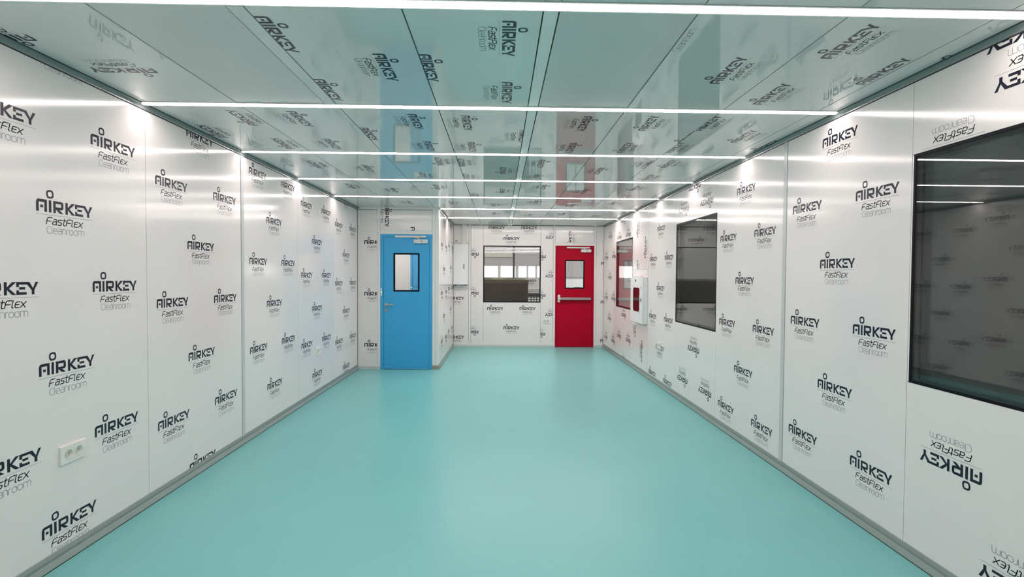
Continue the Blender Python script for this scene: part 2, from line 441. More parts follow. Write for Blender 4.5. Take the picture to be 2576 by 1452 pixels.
bpanel(PKW, 1.135, 1.931, 2.152, H)
logo(mb, PKW, (1.434, 2.235), CCW, (1.138, 2.155, 1.928, H-.004))
bpanel(PKW, 1.978, XR)
for z in (1.730, .934, .138): logo(mb, PKW, (2.24, z), UP, (1.981, 0, XR-.002, H))
for x0, x1 in ((-.643, -.598), (1.088, 1.135), (1.931, 1.977)):
    mb.box(PKW(x0+.002, 0, .004), PKW(x1-.002, H, -.05), 5); mb.box(PKW(x0-.001, 0, -.02), PKW(x1+.001, H, -.05), 4)
mb.box(PKW(1.135, 2.090, .004), PKW(1.931, 2.152, -.05), 5)
struct(mb, 'wall_back', WM)

e = empty('window_4', ((KW[0]+KW[1])/2, DK, KW[2]), kind='structure')
f = MB(); bw = .020
for d0, d1 in ((.001, -.001), (-.041, -.043)):
    f.box(PKW(KW[0], KW[2], d0), PKW(KW[0]+bw, KW[3], d1)); f.box(PKW(KW[1]-bw, KW[2], d0), PKW(KW[1], KW[3], d1))
    f.box(PKW(KW[0]+bw, KW[2], d0), PKW(KW[1]-bw, KW[2]+bw, d1)); f.box(PKW(KW[0]+bw, KW[3]-.014, d0), PKW(KW[1]-bw, KW[3], d1))
for a, b, c, d in ((KW[0], KW[0]+.008, KW[2], KW[3]), (KW[1]-.008, KW[1], KW[2], KW[3]), (KW[0], KW[1], KW[2], KW[2]+.008), (KW[0], KW[1], KW[3]-.008, KW[3])):
    f.box(PKW(a, c, -.001), PKW(b, d, -.05), 1)
f.build('frame', [BLACK, REVEAL], e)
for d in (-.002, -.044):
    p = MB(); p.box(PKW(KW[0]+.001, KW[2]+.001, d), PKW(KW[1]-.001, KW[3]-.001, d-.005)); p.build('pane', GLASS, e)

# wall behind the camera, unseen; grey chosen to weaken its reflection in the glass
mb = MB(); PNW = Plane((0, DN, 0), (-1, 0, 0), (0, 0, 1), (0, 1, 0))
for a, b in ((-2.13, -1.0), (-1.0, .2), (.2, 1.4), (1.4, 2.2)):
    panel(mb, PNW, (a, 0, b, H))
struct(mb, 'wall_near', [mat('grey_wall', (.30, .285, .275), .6)]+WM[1:])

# ---------------------------------------------------------------- ceiling
def strip_x(y): return (XA if y > DB else XL, XR)
mb = MB(); CM = [CEIL, INK, BLACK_INK, GREY_INK, GAP, ALU, CEIL_BLANK]
ys = [DN]+STRIPS+[DK]
HB = .036                                   # half width of the light channel
cols_x = [XL]+SEAMS+[XR]
bays = []
for i in range(len(ys)-1):
    y0 = ys[i]+(HB if i else 0); y1 = ys[i+1]-(HB if i < len(ys)-2 else 0)
    bays.append((y0, y1))
def cpanel(x0, x1, y0, y1, mi=0, drop=0):
    panel(mb, PCE, (x0, -y1, x1, -y0), g=.003, th=.04, mi=mi, drop=drop)
for bi, (y0, y1) in enumerate(bays):
    segs = [(y0, y1, XL)] if y1 < DB+.1 else [(y0, y1, XA)]
    if y0 < DB < y1: segs = [(y0, DB, XL), (DB, y1, XA)]
    for a, b, xl in segs:
        for k in range(len(cols_x)-1):
            x0, x1 = max(cols_x[k], xl), cols_x[k+1]
            if x1-x0 < .01: continue
            if k == 4: cpanel(x0, x1, a, b, 5, -.001)                       # narrow aluminium rail
            elif bi == 4 and k == 1:
                cpanel(x0, -1.072, a, b, 6, -.0015); cpanel(-1.072, x1, a, b, 0, .001)
            elif bi == 4 and k == 5: cpanel(x0, x1, a, b, 6, -.0015)
            else: cpanel(x0, x1, a, b)
# prints on the ceiling film: bay index, column, reading direction, word centres (x, y)
E_, W_, S_ = CW, CCW, FLIP
CP = [
 (4, 0, S_, [(-1.935, 2.645), (-2.235, 2.30)]),
 (4, 2, E_, [(-.972, 2.240), (-.972, 2.887), (-.577, 2.566)]),
 (4, 3, E_, [(.033, 2.241), (.033, 2.890), (-.363, 2.566)]),
 (4, 6, W_, [(1.144, 2.538), (.690, 2.222)]),
 (4, 7, W_, [(1.536, 2.212), (1.536, 2.850), (1.924, 2.520)]),
 (4, 8, W_, [(2.155, 2.250)]),
 (5, 0, W_, [(-1.720, 3.414), (-1.730, 4.060), (-2.10, 3.74)]),
 (5, 1, E_, [(-1.340, 3.422), (-1.340, 4.068)]),
 (5, 2, E_, [(-.970, 3.762), (-.576, 3.446), (-.576, 4.094)]),
 (5, 3, E_, [(-.233, 3.462), (-.233, 4.108), (.164, 3.782)]),
 (5, 5, E_, [(.568, 3.448), (.568, 4.096)]),
 (5, 6, W_, [(1.000, 3.417), (1.000, 4.066), (1.400, 3.740)]),
 (5, 7, W_, [(1.400, 3.400), (1.400, 4.045), (1.794, 3.702)]),
 (5, 8, W_, [(2.10, 3.95)]),
 (6, 0, W_, [(-1.75, 4.80)]),
 (6, 1, E_, [(-1.293, 4.968), (-1.69, 4.65)]),
 (6, 2, W_, [(-.56, 4.62), (-.80, 5.28), (-.16, 4.96)]),
 (6, 3, W_, [(-.36, 4.66), (-.36, 5.31), (.022, 4.990)]),
 (6, 5, E_, [(.372, 4.672), (.372, 5.32)]),
 (6, 6, E_, [(.966, 4.972), (1.36, 4.66)]),
 (6, 7, W_, [(1.545, 4.613), (1.545, 5.26)]),
 (7, 0, W_, [(-1.75, 5.95)]), (7, 1, E_, [(-1.30, 6.2)]), (7, 2, W_, [(-.75, 5.95)]),
 (7, 3, W_, [(.02, 6.17), (-.37, 6.5)]), (7, 5, E_, [(.5, 5.9)]), (7, 6, E_, [(1.02, 6.17)]), (7, 7, W_, [(1.58, 5.9), (1.58, 6.5)]),
 (8, 1, E_, [(-1.3, 7.25)]), (8, 2, W_, [(-.7, 7.2)]), (8, 3, W_, [(-.1, 7.4)]), (8, 5, E_, [(.5, 7.1)]), (8, 6, E_, [(1.05, 7.4)]), (8, 7, W_, [(1.6, 7.1)]),
 (9, 3, W_, [(-.1, 8.4)]), (9, 5, E_, [(.5, 8.6)]), (9, 6, E_, [(1.05, 8.4)]), (9, 7, W_, [(1.6, 8.6)]),
]
for bi, k, rd, cs in CP:
    y0, y1 = bays[bi]; x0, x1 = cols_x[k], cols_x[k+1]
    for c in cs: logo(mb, PCE, (c[0], -c[1]), rd, (x0+.003, -y1+.002, x1-.003, -y0-.002))
for y in STRIPS:                              # dark slot behind each light channel
    xa, xb = strip_x(y); mb.box((xa, y-HB-.002, H+.032), (xb, y+HB+.002, H+.05), 4)
struct(mb, 'ceiling', CM)

# ---------------------------------------------------------------- ceiling light strips
ords = {3: 'nearest of the ceiling light strips, running across the top edge of the photo',
        4: 'second ceiling light strip from the camera, just beyond the bare recessed ceiling panels',
        5: 'third ceiling light strip from the camera, ending above the left wall post',
        6: 'fourth ceiling light strip from the camera, meeting the right wall above its middle window',
        7: 'fifth ceiling light strip, last one as wide as the room, before the blue door',
        8: 'shorter ceiling light strip starting at the corner beside the blue door',
        9: 'farthest and shortest ceiling light strip, in front of the red door wall',
        2: 'white ceiling light strip directly over the camera', 1: 'white ceiling light strip behind the camera',
        0: 'white ceiling light strip beside the wall behind the camera'}
def light_strip(i, y):
    xa, xb = strip_x(y); xa += .012; xb -= .012
    t = empty('ceiling_light', ((xa+xb)/2, y, H), ords[i], 'light', 'ceiling light strips')
    h = MB()
    for s in (-1, 1):
        h.box((xa, y+s*.0262, H-.002), (xb, y+s*(HB-.002), H+.02))
    h.box((xa, y-HB+.002, H+.02), (xb, y+HB-.002, H+.030))
    h.build('housing', ALU, t)
    d = MB(); prof = []
    for k in range(9):
        a = math.pi*k/8; prof.append((-.025*math.cos(a), -.0065*math.sin(a)))
    prof += [(.025, .012), (-.025, .012)]
    d.extrude(prof, lambda p: (xa, y+p[0], H+p[1]), lambda p: (xb, y+p[0], H+p[1]))
    d.build('diffuser', LAMP_BRIGHT if i >= 8 else LAMP, t)
for i, y in enumerate(STRIPS): light_strip(i, y)

# ---------------------------------------------------------------- cornice angles, skirting, posts
def run(pl, s0, s1, prof, mb, mi):
    mb.extrude(prof, lambda p: pl(s0, p[1], p[0]), lambda p: pl(s1, p[1], p[0]), mi)
arc = [(.027-.023*math.sin(a), H-.027+.023*math.cos(a)) for a in [math.pi/2*k/6 for k in range(7)]]
CORN = [(0, H-.027), (.004, H-.027)]+arc[::-1][0:0]+[(.027-.023*math.cos(a), H-.027+.023*math.sin(a)) for a in [math.pi/2*k/6 for k in range(7)]]+[(.027, H), (0, H)]
LINE = [(0, H-.032), (.0022, H-.032), (.0022, H-.0265), (0, H-.0265)]
LINE2 = [(.0265, H), (.0265, H-.0022), (.032, H-.0022), (.032, H)]
SK = [(0, 0), (.012, 0), (.012, .044), (0, .044)]
SK2 = [(0, .046), (.010, .046), (.0095, .056), (.006, .066), (.003, .074), (0, .076)]
n = 1
for pl, s0, s1, side in ((PLW, DN, DB, 'left'), (PRW, -DK, -DN, 'right'), (PAW, DB, DK, 'alcove')):
    n += 1
    mb = MB(); run(pl, s0, s1, CORN, mb, 0)
    for L_ in (LINE, LINE2): run(pl, s0, s1, L_, mb, 1)
    struct(mb, 'trim_%d' % n, [ALU_DARK, GAP])
    mb = MB(); run(pl, s0, s1, SK, mb, 0); run(pl, s0, s1, SK2, mb, 1); run(pl, s0, s1, [(0, 0), (.0145, 0), (.0145, .003), (0, .003)], mb, 2)
    struct(mb, 'baseboard_'+side, [COVE_LIGHT, COVE_DARK, GAP])
for side, pl, parts in (('back_left', PBW, ((XL, -1.851),)), ('back', PKW, ((XA, 1.135), (1.931, XR)))):
    mb = MB()
    for a, b in parts: run(pl, a, b, [(0, 0), (.006, 0), (.006, .046), (0, .046)], mb, 0); run(pl, a, b, [(0, .047), (.003, .047), (.002, .080), (0, .080)], mb, 1)
    struct(mb, 'baseboard_'+side, [mat('cove_'+side, (.60, .62, .61), .4), ALU])
mb = MB(); run(PBW, XL, XA, LINE, mb, 0); run(PKW, XA, XR, [(0, H-.008), (.003, H-.008), (.003, H), (0, H)], mb, 0); struct(mb, 'trim_5', GAP)
for nm, pl, a, b in (('trim_6', PLW, 4.333, 4.383), ('trim_7', PRW, -3.755, -3.705)):
    mb = MB(); mb.box(pl(a+.003, .05, .003), pl(b-.003, H-.03, -.02), 0)
    mb.box(pl(a, 0, -.022), pl(b, H, -.05), 1); struct(mb, nm, [ALU_POST, GAP])
mb = MB(); mb.box((XL, DB-.004, .08), (XL+.004, DB, H-.03)); mb.box((XR-.004, DK-.004, .08), (XR, DK, H)); mb.box((XA, DK-.004, .08), (XA+.004, DK, H)); struct(mb, 'trim_8', GAP)

# ---------------------------------------------------------------- doors
def ring(mb, pl, x0, z0, x1, z1, w_, d0, d1, mi=0, bottom=True):
    mb.box(pl(x0, z0, d0), pl(x0+w_, z1, d1), mi); mb.box(pl(x1-w_, z0, d0), pl(x1, z1, d1), mi)
    mb.box(pl(x0+w_, z1-w_, d0), pl(x1-w_, z1, d1), mi)
    if bottom: mb.box(pl(x0+w_, z0, d0), pl(x1-w_, z0+w_, d1), mi)
def door(n, pl, fr, leaf, top, ltop, gl, paint, closer, colname):
    """fr, leaf = x ranges; gl = outer edge of the black glazing frame"""
    e = empty('door_%d' % n, pl((fr[0]+fr[1])/2, 0), kind='structure')
    f = MB(); w_ = leaf[0]-fr[0]
    f.box(pl(fr[0], 0, .010), pl(leaf[0]-.003, top, -.05)); f.box(pl(leaf[1]+.003, 0, .010), pl(fr[1], top, -.05))
    f.box(pl(leaf[0]-.003, ltop+.003, .010), pl(leaf[1]+.003, top, -.05))
    f.build('door_frame', paint, e)
    l = MB(); g = .012
    x0, z0, x1, z1 = gl[0]+g, gl[1]+g, gl[2]-g, gl[3]-g
    for a, b, c, d in ((leaf[0], x0, .008, ltop), (x1, leaf[1], .008, ltop), (x0, x1, .008, z0), (x0, x1, z1, ltop)):
        l.box(pl(a, c, .004), pl(b, d, -.04))
    l.box(pl(leaf[0]-.003, .008, -.02), pl(leaf[0], ltop+.003, -.04), 1); l.box(pl(leaf[1], .008, -.02), pl(leaf[1]+.003, ltop+.003, -.04), 1)
    l.box(pl(leaf[0], ltop, -.02), pl(leaf[1], ltop+.003, -.04), 1); l.box(pl(leaf[0], 0, -.005), pl(leaf[1], .008, -.03), 1)
    lo = l.build('leaf', [paint, GAP], e)
    q = MB(); ring(q, pl, gl[0], gl[1], gl[2], gl[3], .024, .009, .002); ring(q, pl, gl[0]+g, gl[1]+g, gl[2]-g, gl[3]-g, .008, .002, -.04)
    q.build('glazing_frame', BLACK, lo, bevel=.002)
    p = MB(); p.box(pl(gl[0]+.018, gl[1]+.018, -.010), pl(gl[2]-.018, gl[3]-.018, -.015)); p.build('pane', GLASS, lo)
    rx0, rx1, rz0, rz1, bx0, bx1, bz0, bz1 = closer
    r = MB(); r.box(pl(rx0, rz0, .012), pl(rx1, rz1, .034)); ro = r.build('closer_rail', SILVER, e, bevel=.006)
    b = MB(); b.box(pl(bx0, bz0, .005), pl(bx1, bz1, .048)); bo = b.build('closer_body', SILVER, e, bevel=.006)
    ax = bx0+(bx1-bx0)*.37
    a = MB(); a.box(pl(ax-.006, bz0-.012, .049), pl(ax+.006, bz1+.004, .056)); a.box(pl(ax-.006, bz1, .036), pl(ax+.006, rz0+.004, .050))
    a.tube([pl(ax, bz1+.012, .045), pl((rx0+rx1)/2+.02, (rz0+rz1)/2-.004, .030)], .006); a.build('closer_arm', SILVER, e)
    k = MB(); k.box(pl((bx0+bx1)/2+.002, (bz0+bz1)/2-.004, .0485), pl((bx0+bx1)/2+.036, (bz0+bz1)/2+.004, .0492)); k.build('maker_label', DARKSTEEL, bo)
    return e, lo
d1, leaf1 = door(1, PBW, (-1.851, -1.052), (-1.798, -1.097), 2.097, 2.052, (-1.650, 1.211, -1.248, 1.806), BLUE,
                 (-1.623, -1.148, 2.044, 2.076, -1.333, -1.122, 1.958, 2.018), 'blue')
h = MB(); h.lathe(PBW(-1.765, 1.004, .004), (0, -1, 0), [(.024, 0), (.026, .003), (.026, .008), (.012, .010), (.011, .045)])
h.tube([PBW(-1.765, 1.004, .040), PBW(-1.752, 1.004, .052), PBW(-1.70, 1.006, .055), PBW(-1.645, 1.008, .055), PBW(-1.634, 1.008, .050)], .0095)
h.build('handle', STEEL, leaf1, smooth=True)
h = MB(); h.lathe(PBW(-1.763, .922, .004), (0, -1, 0), [(.026, 0), (.027, .004), (.024, .010)]); h.box(PBW(-1.766, .908, .013), PBW(-1.760, .930, .016)); h.build('lock', STEEL, leaf1, smooth=True)
h = MB(); h.box(PBW(-1.845, 1.140, .010), PBW(-1.826, 1.262, .014)); io = h.build('indicator', SILVER, d1, bevel=.002)
h = MB(); h.lathe(PBW(-1.8355, 1.198, .014), (0, -1, 0), [(.008, 0), (.007, .004), (.003, .006)]); h.build('green_lamp', GREEN_LED, io)
d2, leaf2 = door(2, PKW, (1.135, 1.931), (1.173, 1.892), 2.090, 2.062, (1.331, 1.207, 1.736, 1.799), RED,
                 (1.366, 1.839, 2.036, 2.068, 1.657, 1.867, 1.957, 2.016), 'red')
h = MB(); h.box(PKW(1.215, .978, .045), PKW(1.863, 1.030, .075)); h.box(PKW(1.815, .985, .004), PKW(1.855, 1.023, .046)); po = h.build('push_bar', STEEL, leaf2, bevel=.006)
h = MB(); h.box(PKW(1.184, .926, .004), PKW(1.232, 1.082, .050)); h.box(PKW(1.196, .984, .05), PKW(1.240, 1.022, .080)); h.build('latch_case', SILVER, po, bevel=.008)

# ---------------------------------------------------------------- sockets
def socket(pl, s, z, label):
    o = pl(s, z)
    t = empty('wall_socket', o, label, 'socket', 'double wall sockets')
    w2, h2, rr = .076, .045, .0225
    p = MB(); N = 24; cs = (-.030, .030)
    # front plate with two round openings: ring strips from each circle to its half plate rectangle
    def rim(cx, x0, x1):
        prev = None; pts = []
        for k in range(N+1):
            a = 2*math.pi*k/N; c, q = math.cos(a), math.sin(a)
            tx = ((x1-cx) if c > 0 else (x0-cx))/c if abs(c) > 1e-6 else 1e9
            tz = ((h2) if q > 0 else -h2)/q if abs(q) > 1e-6 else 1e9
            t_ = min(abs(tx), abs(tz))
            pts.append(((cx+rr*c, rr*q), (cx+t_*c, t_*q)))
        # force the rectangle corners in
        for (a0, b0), (a1, b1) in zip(pts, pts[1:]):
            q = [pl(s+a0[0], z+a0[1], .011), pl(s+b0[0], z+b0[1], .011)]
            if abs(b0[0]-b1[0]) > 1e-5 and abs(b0[1]-b1[1]) > 1e-5:
                cx_ = b0[0] if abs(abs(b0[0]-cx)-max(abs(x0-cx), abs(x1-cx))) < 1e-5 or abs(b0[0]-x0) < 1e-6 or abs(b0[0]-x1) < 1e-6 else b1[0]
                cz_ = b0[1] if abs(abs(b0[1])-h2) < 1e-6 else b1[1]
                q.append(pl(s+cx_, z+cz_, .011))
            q += [pl(s+b1[0], z+b1[1], .011), pl(s+a1[0], z+a1[1], .011)]
            p.poly(q)
    rim(cs[0], -w2, 0); rim(cs[1], 0, w2)
    for a, b in (((-w2, -h2), (w2, -h2)), ((w2, -h2), (w2, h2)), ((w2, h2), (-w2, h2)), ((-w2, h2), (-w2, -h2))):
        p.poly([pl(s+a[0], z+a[1], .011), pl(s+b[0], z+b[1], .011), pl(s+b[0]*1.02, z+b[1]*1.03, .007), pl(s+a[0]*1.02, z+a[1]*1.03, .007)])
        p.poly([pl(s+a[0]*1.02, z+a[1]*1.03, .007), pl(s+b[0]*1.02, z+b[1]*1.03, .007), pl(s+b[0]*1.02, z+b[1]*1.03, 0), pl(s+a[0]*1.02, z+a[1]*1.03, 0)])
    p.build('cover_plate', PLASTIC, t)
    for c in cs:
        r = MB(); nn = pl.n
        ctr = Vector(pl(s+c, z, .011))
        r.lathe(ctr, nn, [(rr+.002, .001), (rr, .002), (rr-.001, 0), (rr-.0025, -.010)], cap=False)
        ro = r.build('socket_ring', PLASTIC, t, smooth=True)
        r = MB(); r.lathe(Vector(pl(s+c, z, .001)), nn, [(rr-.001, 0), (rr-.001, .0005)])
        for q in (-.0095, .0095): r.lathe(Vector(pl(s+c+q, z, .0015)), nn, [(.0026, 0), (.0026, .0006)], 1, 10)
        r.build('socket_well', [SOCKET_IN, GAP], t)
socket(PLW, 2.624, .540, 'white double socket low on the left wall, the one nearest the camera')
socket(PLW, 6.130, .540, 'small white double socket low on the far part of the left wall')
socket(PRW, -6.650, .545, 'white double socket covering a printed logo low on the right wall')
socket(PKW, .953, .536, 'white double socket on the back wall between window and red door')

# ---------------------------------------------------------------- cabinet with dark glazed door on the right wall
cx0, cx1 = XR-.0015, XR-.074
cy0, cy1, cz0, cz1 = 7.215, 7.880, .775, 1.452
t = empty('wall_cabinet', (XR, (cy0+cy1)/2, cz0), 'white wall cabinet with tall dark rounded glass panel, mounted between right wall windows', 'cabinet')
b = MB(); b.box((cx0, cy0, cz0), (cx1+.018, cy1, cz1)); b.build('body', WHITE, t, bevel=.004)
d = MB()
gy0, gy1, gz0, gz1 = 7.350, 7.735, .926, 1.312
for a0, a1, b0, b1 in ((cy0, gy0, cz0, cz1), (gy1, cy1, cz0, cz1), (gy0, gy1, cz0, gz0), (gy0, gy1, gz1, cz1)):
    d.box((cx1+.016, a0, b0), (cx1, a1, b1))
do = d.build('cabinet_door', WHITE, t)
def rrect(y0, y1, z0, z1, r, k=6):
    out = []
    for cy_, cz_, a0 in ((y1-r, z1-r, 0), (y0+r, z1-r, 90), (y0+r, z0+r, 180), (y1-r, z0+r, 270)):
        for i in range(k+1):
            a = math.radians(a0+90*i/k); out.append((cy_+r*math.cos(a), cz_+r*math.sin(a)))
    return out
g = MB(); g.extrude(rrect(gy0+.012, gy1-.012, gz0+.012, gz1-.012, .05), lambda p: (cx1+.008, p[0], p[1]), lambda p: (cx1-.001, p[0], p[1])); g.build('glass_panel', DARK_GLASS, do)
g = MB(); o_ = rrect(gy0-.004, gy1+.004, gz0-.004, gz1+.004, .06); i_ = rrect(gy0+.014, gy1-.014, gz0+.014, gz1-.014, .05)
for k in range(len(o_)):
    j = (k+1) % len(o_)
    g.poly([(cx1-.0005, *o_[k]), (cx1-.0005, *o_[j]), (cx1-.003, *i_[j]), (cx1-.003, *i_[k])])
    g.poly([(cx1-.003, *i_[k]), (cx1-.003, *i_[j]), (cx1+.006, *i_[j]), (cx1+.006, *i_[k])])
g.build('glass_surround', WHITE, do)
g = MB(); g.box((cx1, 7.268, 1.095), (cx1-.010, 7.300, 1.145)); g.box((cx1-.010, 7.276, 1.108), (cx1-.016, 7.292, 1.132)); g.build('latch', STEEL, do, bevel=.003)
g = MB(); g.box((cx1, 7.56, 1.385), (cx1-.0008, 7.63, 1.42)); g.box((cx1-.0008, 7.565, 1.390), (cx1-.0012, 7.595, 1.415), 1); g.build('sticker', [STICKER, BLACK], do)
g = MB(); g.box((cx0, 7.45, cz1), (cx0-.05, 7.83, cz1+.03)); g.build('top_flange', ALU, t, bevel=.003)

# ---------------------------------------------------------------- electrical cabinet, trunking on the back wall
dd = .13
t = empty('electrical_cabinet', PKW(-.806, 1.284), 'plain white electrical cabinet hung in the corner of the back wall beside the alcove side', 'cabinet')
b = MB(); b.box(PKW(-.945, 1.286, .002), PKW(-.652, 2.095, dd-.016)); b.build('body', WHITE, t, bevel=.003)
b = MB(); b.box(PKW(-.946, 1.284, dd-.014), PKW(-.651, 2.097, dd)); do = b.build('cabinet_door', WHITE, t, bevel=.004)
b = MB(); b.box(PKW(-.742, 1.60, dd), PKW(-.722, 1.70, dd+.010)); b.box(PKW(-.738, 1.63, dd+.010), PKW(-.726, 1.69, dd+.016)); b.build('handle', ALU_DARK, do, bevel=.002)
b = MB()
for x in (-.90, -.70):
    b = MB(); b.lathe(PKW(x, 1.284, .06), (0, 0, -1), [(.014, 0), (.014, .012), (.009, .014), (.009, .020)]); b.build('cable_gland', DARKSTEEL, t)
b = MB(); b.box(PKW(-.950, 2.0975, .002), PKW(-.652, 2.118, .10)); b.build('top_cover', ALU, t, bevel=.002)
t = MB(); t.box(PKW(-.775, 2.1185, .006), PKW(-.690, H-.002, .060)); tag(t.build('cable_trunking', mat('trunking_plastic', (.78, .76, .72), .35), bevel=.003, origin=PKW(-.73, 2.1185)), 'white vertical cable trunking from electrical cabinet up to the ceiling', 'trunking')
t = MB(); t.box(PKW(-.935, 1.222, .006), PKW(-.655, 1.252, .035)); t.box(PKW(-.935, 1.196, .006), PKW(-.655, 1.214, .022)); tag(t.build('cable_tray', ALU, bevel=.002, origin=PKW(-.80, 1.2)), 'slim metal cable rail on the wall under the electrical cabinet', 'rail')

# ---------------------------------------------------------------- small room behind the blue door
SX, SY = -3.4, 9.42
mb = MB()
mb.box((SX, DB+.05, -.06), (XA-.05, SY, 0), 1); mb.box((SX, DB+.05, H), (XA-.05, SY, H+.05), 0)
mb.box((SX-.05, DB+.05, 0), (SX, SY, H)); mb.box((SX, SY, 0), (-1.69, SY+.05, H)); mb.box((-1.69, SY, 2.1), (XA-.05, SY+.05, H))
mb.box((XL-.06, DB, 0), (SX, DB+.05, H)); mb.box((XA-.055, DB+.05, 0), (XA-.05, SY, H)); mb.box((-1.03, SY, 0), (XA-.05, SY+.05, 2.1))
mb.box((-1.694, SY-.01, 0), (-1.672, SY, 2.1))
struct(mb, 'wall_lobby', [mat('lobby_wall', (.78, .77, .74), .5), FLOOR])
e = empty('door_3', (-1.36, SY, 0), kind='structure')
b = MB(); b.box((-1.672, SY-.012, 0), (-1.640, SY+.04, 2.1)); b.box((-1.06, SY-.012, 0), (-1.03, SY+.04, 2.1)); b.box((-1.640, SY-.012, 2.06), (-1.06, SY+.04, 2.1)); b.build('door_frame', BLUE, e)
b = MB(); b.box((-1.636, SY+.002, .01), (-1.064, SY+.04, 2.058)); lo = b.build('leaf', BLUE, e)
b = MB(); b.box((-1.618, SY-.006, 1.25), (-1.20, SY+.002, 1.95)); b.build('raised_panel', BLUE, lo, bevel=.004)
b = MB(); b.lathe((-1.652, SY-.012, 1.235), (0, -1, 0), [(.008, 0), (.007, .004), (.003, .006)]); b.build('green_lamp', GREEN_LED, e)
t = empty('ceiling_light', (-2.2, 8.45, H), 'unseen light strip added to brighten the small room behind the blue door pane', 'light', 'ceiling light strips')
b = MB(); b.box((SX+.1, 8.39, H-.02), (-1.1, 8.51, H-.002)); b.build('diffuser', LAMP, t)  # unseen lamp, added because the small room would otherwise be dark

# ---------------------------------------------------------------- dark box added to keep world light out of the two nearer right windows
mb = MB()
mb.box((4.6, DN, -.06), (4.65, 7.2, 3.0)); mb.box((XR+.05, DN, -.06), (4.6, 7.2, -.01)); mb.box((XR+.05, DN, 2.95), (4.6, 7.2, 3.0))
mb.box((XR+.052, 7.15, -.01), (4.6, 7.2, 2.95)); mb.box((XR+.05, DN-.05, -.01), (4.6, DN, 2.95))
struct(mb, 'wall_light_block', DARKWALL)

# ---------------------------------------------------------------- hall beyond the back window and the red door
HY = 20.0
mb = MB(); mb.box((-6, DK+.05, -.06), (12, HY+.3, -.002)); mb.box((XR+.051, 7.2, -.06), (12, DK+.05, -.002)); struct(mb, 'floor_hall', CONCRETE)
wx0, wx1, wz0, wz1 = -3.0, 7.0, 1.385, 3.5
openings = [(-1.25, -.07), (.0, .63), (.71, 1.07), (1.10, 1.42), (1.46, 2.0), (4.05, 4.62), (4.70, 5.9)]
mb = MB(); mb.box((-6, HY, 0), (12, HY+.1, wz0)); mb.box((-6, HY, wz1), (12, HY+.1, 5.5)); mb.box((-6, HY, wz0), (openings[0][0], HY+.1, wz1))
for (a, b), (c, d) in zip(openings, openings[1:]): mb.box((b, HY, wz0), (c, HY+.1, wz1))
mb.box((openings[-1][1], HY, wz0), (12, HY+.1, wz1))
struct(mb, 'wall_hall', HALLWALL)
for i, (a, b) in enumerate(openings):
    e = empty('window_%d' % (5+i), ((a+b)/2, HY+.05, wz0), kind='structure')
    f = MB(); w_ = .02
    f.box((a, HY+.01, wz0), (a+w_, HY+.06, wz1)); f.box((b-w_, HY+.01, wz0), (b, HY+.06, wz1)); f.box((a, HY+.01, wz0), (b, HY+.06, wz0+.03)); f.build('frame', MULL, e)
    f = MB(); f.box((a, HY+.07, wz0), (b, HY+.09, wz1)); f.build('pane', SKYM, e)
def blind(x0, x1, z0, z1, label, pelmet):
    t = empty('roller_blind', ((x0+x1)/2, HY-.06, z1), label, 'blind', 'roller blinds on the hall windows')
    b = MB(); N = max(4, int((x1-x0)/.25))
    for k in range(N):
        a, c = x0+(x1-x0)*k/N, x0+(x1-x0)*(k+1)/N
        b.box((a, HY-.060+.004*(k % 2), z0+.02), (c, HY-.052+.004*(k % 2), z1-.06))
    b.build('fabric', BLIND, t)
    b = MB(); b.box((x0, HY-.068, z0), (x1, HY-.044, z0+.022)); b.build('bottom_bar', BLIND, t, bevel=.003)
    b = MB()
    if pelmet: b.box((x0-.02, HY-.10, 2.21), (x1+.02, HY-.064, 2.40))
    b.box((x0, HY-.09, z1-.07), (x1, HY-.01, z1)); b.build('pelmet', BLIND_TOP, t)
blind(-3.0, .503, 1.855, 3.4, 'grey roller blind with beige pelmet behind the carton, left of the hall column', True)
blind(.506, 2.02, 1.855, 3.4, 'grey roller blind right of the dark hall column behind back window', False)
blind(2.30, 3.75, 1.44, 3.4, 'long grey roller blind seen through the red door glass', False)
blind(4.00, 5.95, 1.88, 3.4, 'grey roller blind seen through the farthest window of the right wall', False)
# steel column
t = empty('hall_column', (.44, 15.0, 0), 'dark steel column in the hall behind the back window', 'column')
b = MB(); b.box((.375, 14.96, .02), (.435, 14.972, 5)); b.box((.375, 15.028, .02), (.435, 15.04, 5)); b.box((.398, 14.972, .02), (.412, 15.028, 5)); b.build('shaft', DARKSTEEL, t)
b = MB(); b.box((.30, 14.88, 0), (.51, 15.12, .02)); b.build('base_plate', DARKSTEEL, t)
# carton
t = empty('carton', (-.2, 11.7, 0), 'big brown cardboard carton standing behind the back window', 'carton')
b = MB(); b.box((-1.05, 11.3, .14), (.632, 12.1, 1.290)); co_ = b.build('body', CARD, t, bevel=.006)
b = MB(); b.box((-1.06, 11.292, 1.292), (.640, 12.108, 1.372)); b.build('lid_band', mat('carton_lid', lin(100, 86, 68), .8), t, bevel=.006)
b = MB()
N = 14
for k in range(N):
    x0, x1 = -1.06+1.70*k/N, -1.06+1.70*(k+1)/N
    h0, h1 = (1.410+.012*math.sin(k*1.3), 1.410+.012*math.sin((k+1)*1.3))
    b.poly([(x0, 11.290, 1.372), (x1, 11.290, 1.372), (x1, 11.33, h1), (x0, 11.33, h0)]); b.poly([(x0, 11.33, h0), (x1, 11.33, h1), (x1, 12.1, 1.42), (x0, 12.1, 1.42)])
b.poly([(.640, 11.29, 1.372), (.640, 12.1, 1.372), (.640, 12.1, 1.42), (.640, 11.33, 1.41)])
b.build('plastic_wrap', mat('wrap_film', lin(112, 102, 82), .45), t)
